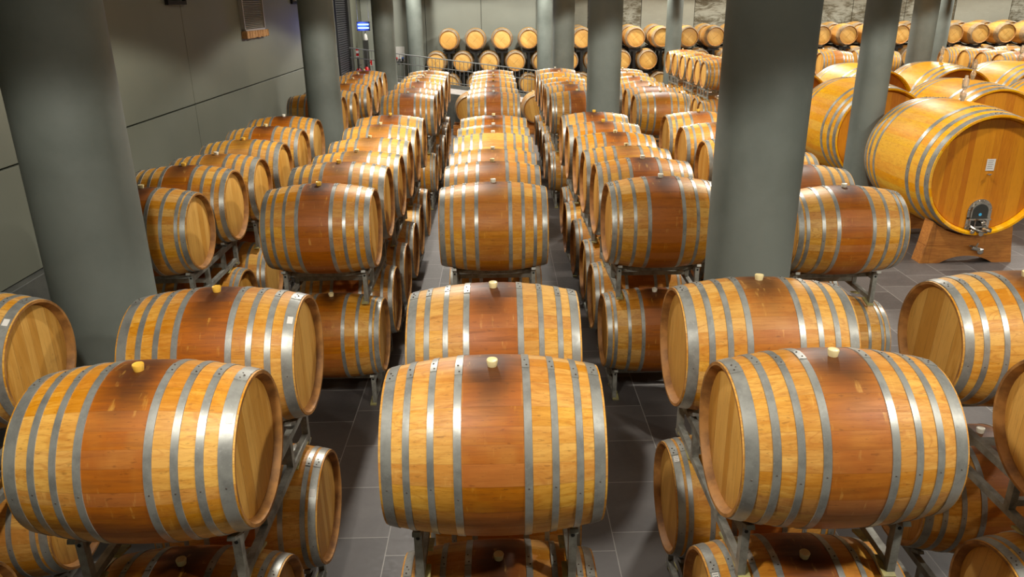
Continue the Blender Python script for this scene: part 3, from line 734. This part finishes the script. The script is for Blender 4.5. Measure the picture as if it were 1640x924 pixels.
def cradle_parts():
    out = []
    zc = VR + 0.37      # height of the vat axis
    for s in (-1, 1):
        y0 = s * .66; w = .11; rr = prof_r(.55, VR, VH, VL) + .007
        def slab(zlo, zhi_f, xa, xb, arch):
            bm = bmesh.new(); n = 28; lo = []; hi = []
            for k in range(n + 1):
                x = -1 + 2 * k / n
                xl = x * xa; xh = x * xb
                zl = zlo + (max(0.0, .10 - .10 * (abs(xl) / .36) ** 2.2) if arch and abs(xl) < .36 else 0.0)
                lo.append((xl, zl)); hi.append((xh, zhi_f(xh)))
            for yy in (y0 - w, y0 + w): pass
            A = [[bm.verts.new((x, yy, z)) for x, z in lo] for yy in (y0 - w, y0 + w)]
            B = [[bm.verts.new((x, yy, z)) for x, z in hi] for yy in (y0 - w, y0 + w)]
            for k in range(n):
                bm.faces.new((A[0][k], A[0][k + 1], B[0][k + 1], B[0][k])); bm.faces.new((A[1][k + 1], A[1][k], B[1][k], B[1][k + 1]))
                bm.faces.new((A[0][k + 1], A[0][k], A[1][k], A[1][k + 1])); bm.faces.new((B[0][k], B[0][k + 1], B[1][k + 1], B[1][k]))
            for k in (0, n): bm.faces.new((A[0][k], B[0][k], B[1][k], A[1][k]))
            return mesh('beam', bm, m_cradle, False)
        out.append(('lower_beam', slab(0.0, lambda x:   .245, .62, .575, True)))
        out.append(('upper_beam', slab(0.248, lambda x: min(.60, zc - math.sqrt(max(0.01, (rr + .002) ** 2 - x * x))), .575, .53, False)))
    return out
C_parts = cradle_parts()
def vat(x, yh, label, clabel, full=False, col=(0, 0, .1), z=None):
    zc = VR + .37
    t = thing('wine_vat', label, 'wine vat', (x, yh + VL, .37), (0, 0, -PI / 2), 'big varnished oak vats')
    c = (*col, 1)
    link('staves', V_staves, t, (0, 0, VR), (0, 0, 0), c)
    for m in V_head: link('vat_head', m, t, (0, 0, VR), (0, 0, 0), c)
    for m in V_hoops: link('hoop', m, t, (0, 0, VR), (0, 0, 0), c)
    a = link('airlock', M_air, t, (0, 0, 2 * VR)); a['label'] = 'cloudy bubble-shaped airlock in the bung hole'
    fx = VL - .066
    d = link('hatch', M_door, t, (fx, -.01 if full else 0, VR - .565)); d['label'] = 'arched stainless steel hatch at the foot of the head'
    link('hatch_clamp', M_clamp, d, (0, 0, 0)); s = link('sight_glass', M_dot, d, (0, 0, .06)); s['label'] = 'small blue sight glass'
    link('sample_tap', M_tap, t, (fx, -.0, VR + .02))
    p = link('paper_sheet', M_vpaper, t, (fx + .002, 0.01, VR + .14)); p['label'] = 'white paper sheet pinned to the head'
    k = thing('vat_cradle', clabel, 'cradle', (x, yh + VL, 0), (0, 0, 0), 'timber cradles under the big vats')
    for n_, m in C_parts: link(n_, m, k)
    if full:
        bm = bmesh.new()
        tube(bm, [(0, 0, 0), (0, -.06, 0)], .022); tube(bm, [(-.10, -.07, .03), (-.05, -.06, .015), (.0, -.06, .0)], .010)
        tube(bm, [(-.06, -.06, .0), (.05, -.07, -.03), (.09, -.07, -.04)], .028); sphere(bm, (.06, -.08, -.05), .045, 0, (1, .7, 1)); tube(bm, [(.0, -.06, .0), (.02, -.06, .06)], .012)
        v = link('drain_valve', mesh('valve', bm, m_steel), k, (.06, -.77, .235)); v['label'] = 'shiny steel drain valve'
    return t
vat(6.27, 9.48, 'big golden varnished vat at right, nearest, with arched steel hatch and paper sheet', 'arched timber cradle with a steel valve under the nearest big vat', True)
vat(6.38, 12.62, 'big golden vat behind the nearest vat, half hidden by the slim pillar', 'timber cradle under the vat behind the nearest one')
vat(8.07, 12.30, 'big golden vat right of the pillar in the second rank, head facing out', 'timber cradle under the second vat of the second rank')
vat(9.76, 12.3, 'big golden vat cut by the right edge of the second rank', 'timber cradle under the rightmost vat of the second rank')
vat(6.15, 16.05, 'big golden vat of the third rank showing only its head beside the thick pillar', 'timber cradle under the leftmost vat of the third rank')
vat(7.85, 16.0, 'big golden vat of the third rank seen between two pillars', 'timber cradle under the second vat of the third rank')
vat(9.59, 16.05, 'big golden vat of the third rank with airlock, right of the pillars', 'timber cradle under the third vat of the third rank')
vat(11.35, 16.1, 'big golden vat with a dark scratch, rightmost of the third rank', 'timber cradle under the rightmost vat of the third rank')

# ---------------------------------------------------------------- ramp, railing and wall fittings at the back left
def rz(x): return 0.885 - 0.13 * (x + 1.1) if x > -4.5 else 0
bm = bmesh.new()
xa, xb = -4.44, 5.2
v = [bm.verts.new(c) for c in ((xa, 22.0, 0), (xb, 22.0, 0), (xb, 24.05, 0), (xa, 24.05, 0), (xa, 22.0, rz(xa)), (xb, 22.0, rz(xb)), (xb, 24.05, rz(xb)), (xa, 24.05, rz(xa)))]
for q, mi in (((0, 1, 5, 4), 1), ((1, 2, 6, 5), 1), ((2, 3, 7, 6), 1), ((3, 0, 4, 7), 1), ((4, 5, 6, 7), 0), ((3, 2, 1, 0), 1)):
    f = bm.faces.new([v[i] for i in q]); f.material_index = mi
o = link('ramp', mesh('ramp', bm, [m_ramp, m_pn], False)); tag(o, 'sloping concrete ramp running down along the back wall', 'ramp', None, 'structure')
bm = bmesh.new()
for y0, y1, h in ((23.85, 24.05, .10), (22.0, 22.12, .05)):
    vv = []
    for x in (xa, xb):
        for yy in (y0, y1):
            for zz in (0.001, h): vv.append(bm.verts.new((x, yy, rz(x) + zz)))
    for q in ((0, 1, 3, 2), (4, 6, 7, 5), (0, 4, 5, 1), (2, 3, 7, 6), (1, 5, 7, 3), (0, 2, 6, 4)): bm.faces.new([vv[i] for i in q])
o = link('ramp_kerb', mesh('kerb', bm, m_pn, False)); tag(o, 'low grey kerbs along both edges of the ramp', 'kerb', None, 'structure')
t = thing('railing', 'thin grey steel railing with upright bars along the ramp', 'railing', (-1.1, 23.95, rz(-1.1) + .1))
ox, oz = -1.1, rz(-1.1) + .1
def rp(x, h): return (x - ox, 0, rz(x) + .1 + h - oz)
for nm_, h, r in (('top_rail', .72, .017), ('middle_rail', .45, .013), ('bottom_rail', .06, .013)):
    bm = bmesh.new(); tube(bm, [rp(-4.4, h), rp(2.6, h)], r, 8); link(nm_, mesh(nm_, bm, m_rail), t)
bm = bmesh.new(); tube(bm, [(0, 0, .0), (0, 0, .72)], .008, 6); Mb = mesh('baluster', bm, m_rail)
k = 0; x = -4.35
while x < 2.6:
    link('baluster', Mb, t, rp(x, 0)); x += 0.125 if k % 5 else 0.10; k += 1

# roller shutter in the left wall and its dark frame
t = thing('door_1', 'dark slatted roller shutter in the left wall', 'roller shutter', (XL, 23.45, 0)); t['kind'] = 'structure'
bm = bmesh.new()
for k in range(62):
    z = rz(-4.4) + .02 + k * .062
    if z > ZC - .1: break
    bar(bm, (-.05 + .06, -.75, z + .03), (-.05 + .06, .75, z + .03), .05, .022, 0, (0.5, 0, 1))
box(bm, -.09, -.03, -.78, .78, 0, ZC, 1)
link('shutter', mesh('shutter', bm, [m_plain('shutter_slats', lin(92, 92, 96), .35, .6), m_dark], False), t)
bm = bmesh.new(); box(bm, -.06, .10, .78, .90, 0, ZC); box(bm, -.06, .06, 1.05, 1.42, 0, ZC); box(bm, -.06, .05, -.79, -.75, 0, ZC)
link('door_frame', mesh('frame', bm, m_paint, False), t)

# hanging blue insect lamp
t = thing('insect_lamp', 'hanging insect lamp with two blue tubes by the left wall', 'lamp', (-3.61, 22.0, UP + 1.20))
bm = bmesh.new()
box(bm, -.17, .17, -.0, .06, -.115, .115)
for a in ((-.17, .17, -.05, 0, .095, .115), (-.17, .17, -.05, 0, -.115, -.095), (-.17, -.15, -.05, 0, -.115, .115), (.15, .17, -.05, 0, -.115, .115), (-.16, .16, -.02, 0, -.012, .012)): box(bm, *a)
link('housing', mesh('housing', bm, m_plain('lamp_housing_navy', lin(30, 34, 60), .4), False), t)
for z in (-.045, .045):
    bm = bmesh.new(); tube(bm, [(-.145, -.03, z), (.145, -.03, z)], .018, 12); o = link('tube_light', mesh('tube_light', bm, m_uv), t); o['label'] = 'glowing blue-white tube'
for sx in (-.15, .15):
    bm = bmesh.new(); tube(bm, [(sx, .03, .11), (sx, .03, ZC - UP - 1.20)], .004, 6); link('wire', mesh('wire', bm, m_zinc), t)
d = bpy.data.lights.new('insect_lamp_glow', 'POINT'); d.energy = 26; d.color = (.12, .22, 1.0); d.shadow_soft_size = .15
o = bpy.data.objects.new('insect_lamp_glow', d); COL.objects.link(o); o.parent = t; o.location = (-.05, -.16, 0)

# fire extinguishers, standpipe post, signs
for k, (x, y) in enumerate(((-4.27, 24.55), (-4.02, 24.55))):
    t = thing('fire_extinguisher', ['red fire extinguisher at the left of the pair behind the railing', 'red fire extinguisher with taller neck behind the railing'][k], 'fire extinguisher', (x, y, [1.003, 1.043][k]), (0, 0, 0), 'fire extinguishers')
    bm = bmesh.new(); lathe_cap(bm, [(0, .075), (.01, .085), (.42, .085), (.47, .06), (.50, .03)], 24, 'z'); link('cylinder_body', mesh('body', bm, m_red), t)
    bm = bmesh.new(); tube(bm, [(0, 0, .49), (0, 0, .56)], .02); bar(bm, (-.02, 0, .57), (.10, 0, .60), .02, .015); link('valve_handle', mesh('valve', bm, m_dark), t)
    bm = bmesh.new(); tube(bm, [(.02, -.02, .53), (.10, -.04, .48), (.12, -.06, .30), (.10, -.07, .15)], .012); link('hose', mesh('hose', bm, m_dark), t)
bm = bmesh.new(); box(bm, -4.44, -4.15, 24.25, 24.85, 0, 1.0, 0, .01); box(bm, -4.15, -3.8, 24.25, 24.85, 0, 1.04, 0, .01)
o = link('low_plinth', mesh('plinth', bm, m_pn, False)); tag(o, 'low grey plinth under the fire extinguishers', 'plinth')
def sign(name, x, y, z, w, h, cols, label, cat='sign'):
    bm = bmesh.new(); box(bm, x - w / 2, x + w / 2, y - .012, y, z - h / 2, z + h / 2, 0)
    for (a, b, c, d_) in cols: box(bm, x - w / 2 + a * w, x - w / 2 + b * w, y - .016, y - .012, z - h / 2 + c * h, z - h / 2 + d_ * h, 1)
    o = link(name, mesh(name, bm, [m_white, m_red], False)); tag(o, label, cat)
bm = bmesh.new(); box(bm, -4.22, -4.08, 25.4, 25.6, 0, 2.28); o = link('lamp_post', mesh('lamp_post', bm, m_paint, False)); tag(o, 'tall narrow dark post behind the railing with a white lamp on top', 'post')
t = thing('post_lamp', 'small white lamp on top of the tall dark post behind the railing', 'lamp', (-4.15, 25.5, 2.28))
bm = bmesh.new(); lathe_cap(bm, [(0, .06), (.02, .07), (.16, .055), (.20, .02)], 20, 'z'); link('globe', mesh('globe', bm, m_white), t)
bm = bmesh.new(); tube(bm, [(0, 0, .19), (0, .10, .30)], .012); link('lamp_arm', mesh('arm', bm, m_paint), t)
sign('fire_sign', -4.20, 24.12, 1.98, .08, .26, [(0, 1, .75, 1), (0, 1, .15, .45)], 'narrow red and white fire sign above the extinguishers')
bm = bmesh.new(); box(bm, -4.215, -4.185, 24.12, 24.15, 0, 2.12); o = link('sign_post', mesh('sign_post', bm, m_paint, False)); tag(o, 'thin dark post holding the narrow fire sign', 'post')
sign('warning_sign', -4.30, 26.985, 1.50, .19, .22, [(.1, .42, .1, .9), (.58, .9, .1, .9), (.42, .58, .4, .6)], 'small red and white square warning sign on the back wall')
# socket panel on the back wall
t = thing('socket_panel', 'white electrical socket panel on the back wall with red and blue sockets', 'socket panel', (-3.28, 26.99, 1.76))
bm = bmesh.new(); box(bm, -.17, .17, -.06, 0, -.24, .24, 0, .01); link('panel_box', mesh('panel_box', bm, m_white, False), t)
for q, mm in ((-.11, m_red), (0, m_white), (.11, m_blue)):
    bm = bmesh.new(); tube(bm, [(q, -.06, -.12), (q, -.12, -.17)], .04, 14); o = link('socket', mesh('socket', bm, mm), t)
    bm = bmesh.new(); tube(bm, [(q, -.11, -.16), (q, -.15, -.20)], .03, 14); link('socket_cap', mesh('cap', bm, m_dark), o)
# wall ventilation grille with packing wood below
t = thing('wall_vent', 'tall louvred ventilation grille on the left wall with tan timber strip below', 'vent', (XL, 14.95, 2.95))
bm = bmesh.new()
box(bm, 0.0, .07, -.64, -.60, 0, 1.9); box(bm, 0.0, .07, .60, .64, 0, 1.9); box(bm, 0.0, .07, -.60, .60, -.03, .0)
link('vent_frame', mesh('vent_frame', bm, m_alu, False), t)
bm = bmesh.new(); box(bm, 0.0, .015, -.61, .61, 0, 1.9, 1)
for k in range(62): bar(bm, (.035, -.60, .02 + k * .030), (.035, .60, .02 + k * .030), .030, .008, 0, (.5, 0, 1))
link('louvres', mesh('louvres', bm, [m_alu, m_dark], False), t)
bm = bmesh.new(); y = -.66
while y < .66:
    wd = random.uniform(.02, .06); box(bm, 0.0, .10 + random.uniform(0, .012), y, min(.67, y + wd - .003), -.14 - random.uniform(0, .02), -.03); y += wd
link('timber_strip', mesh('timber_strip', bm, m_card, False), t)
for y, l in ((11.5, 'near the first panel joint'), (18.28, 'near the shutter')):
    t = thing('junction_box', 'small dark junction box high on the left wall, ' + l, 'junction box', (XL, y, UP + 1.80), (0, 0, 0), 'junction boxes on the left wall')
    bm = bmesh.new(); box(bm, 0, .05, -.33, .33, -.02, .03); box(bm, 0, .05, -.33, -.29, .03, .35); box(bm, 0, .05, .29, .33, .03, .35); link('bracket', mesh('bracket', bm, m_dark, False), t)
    bm = bmesh.new(); box(bm, 0, .07, -.2, .2, .05, .30, 0, .006); link('cover', mesh('cover', bm, m_alu, False), t)
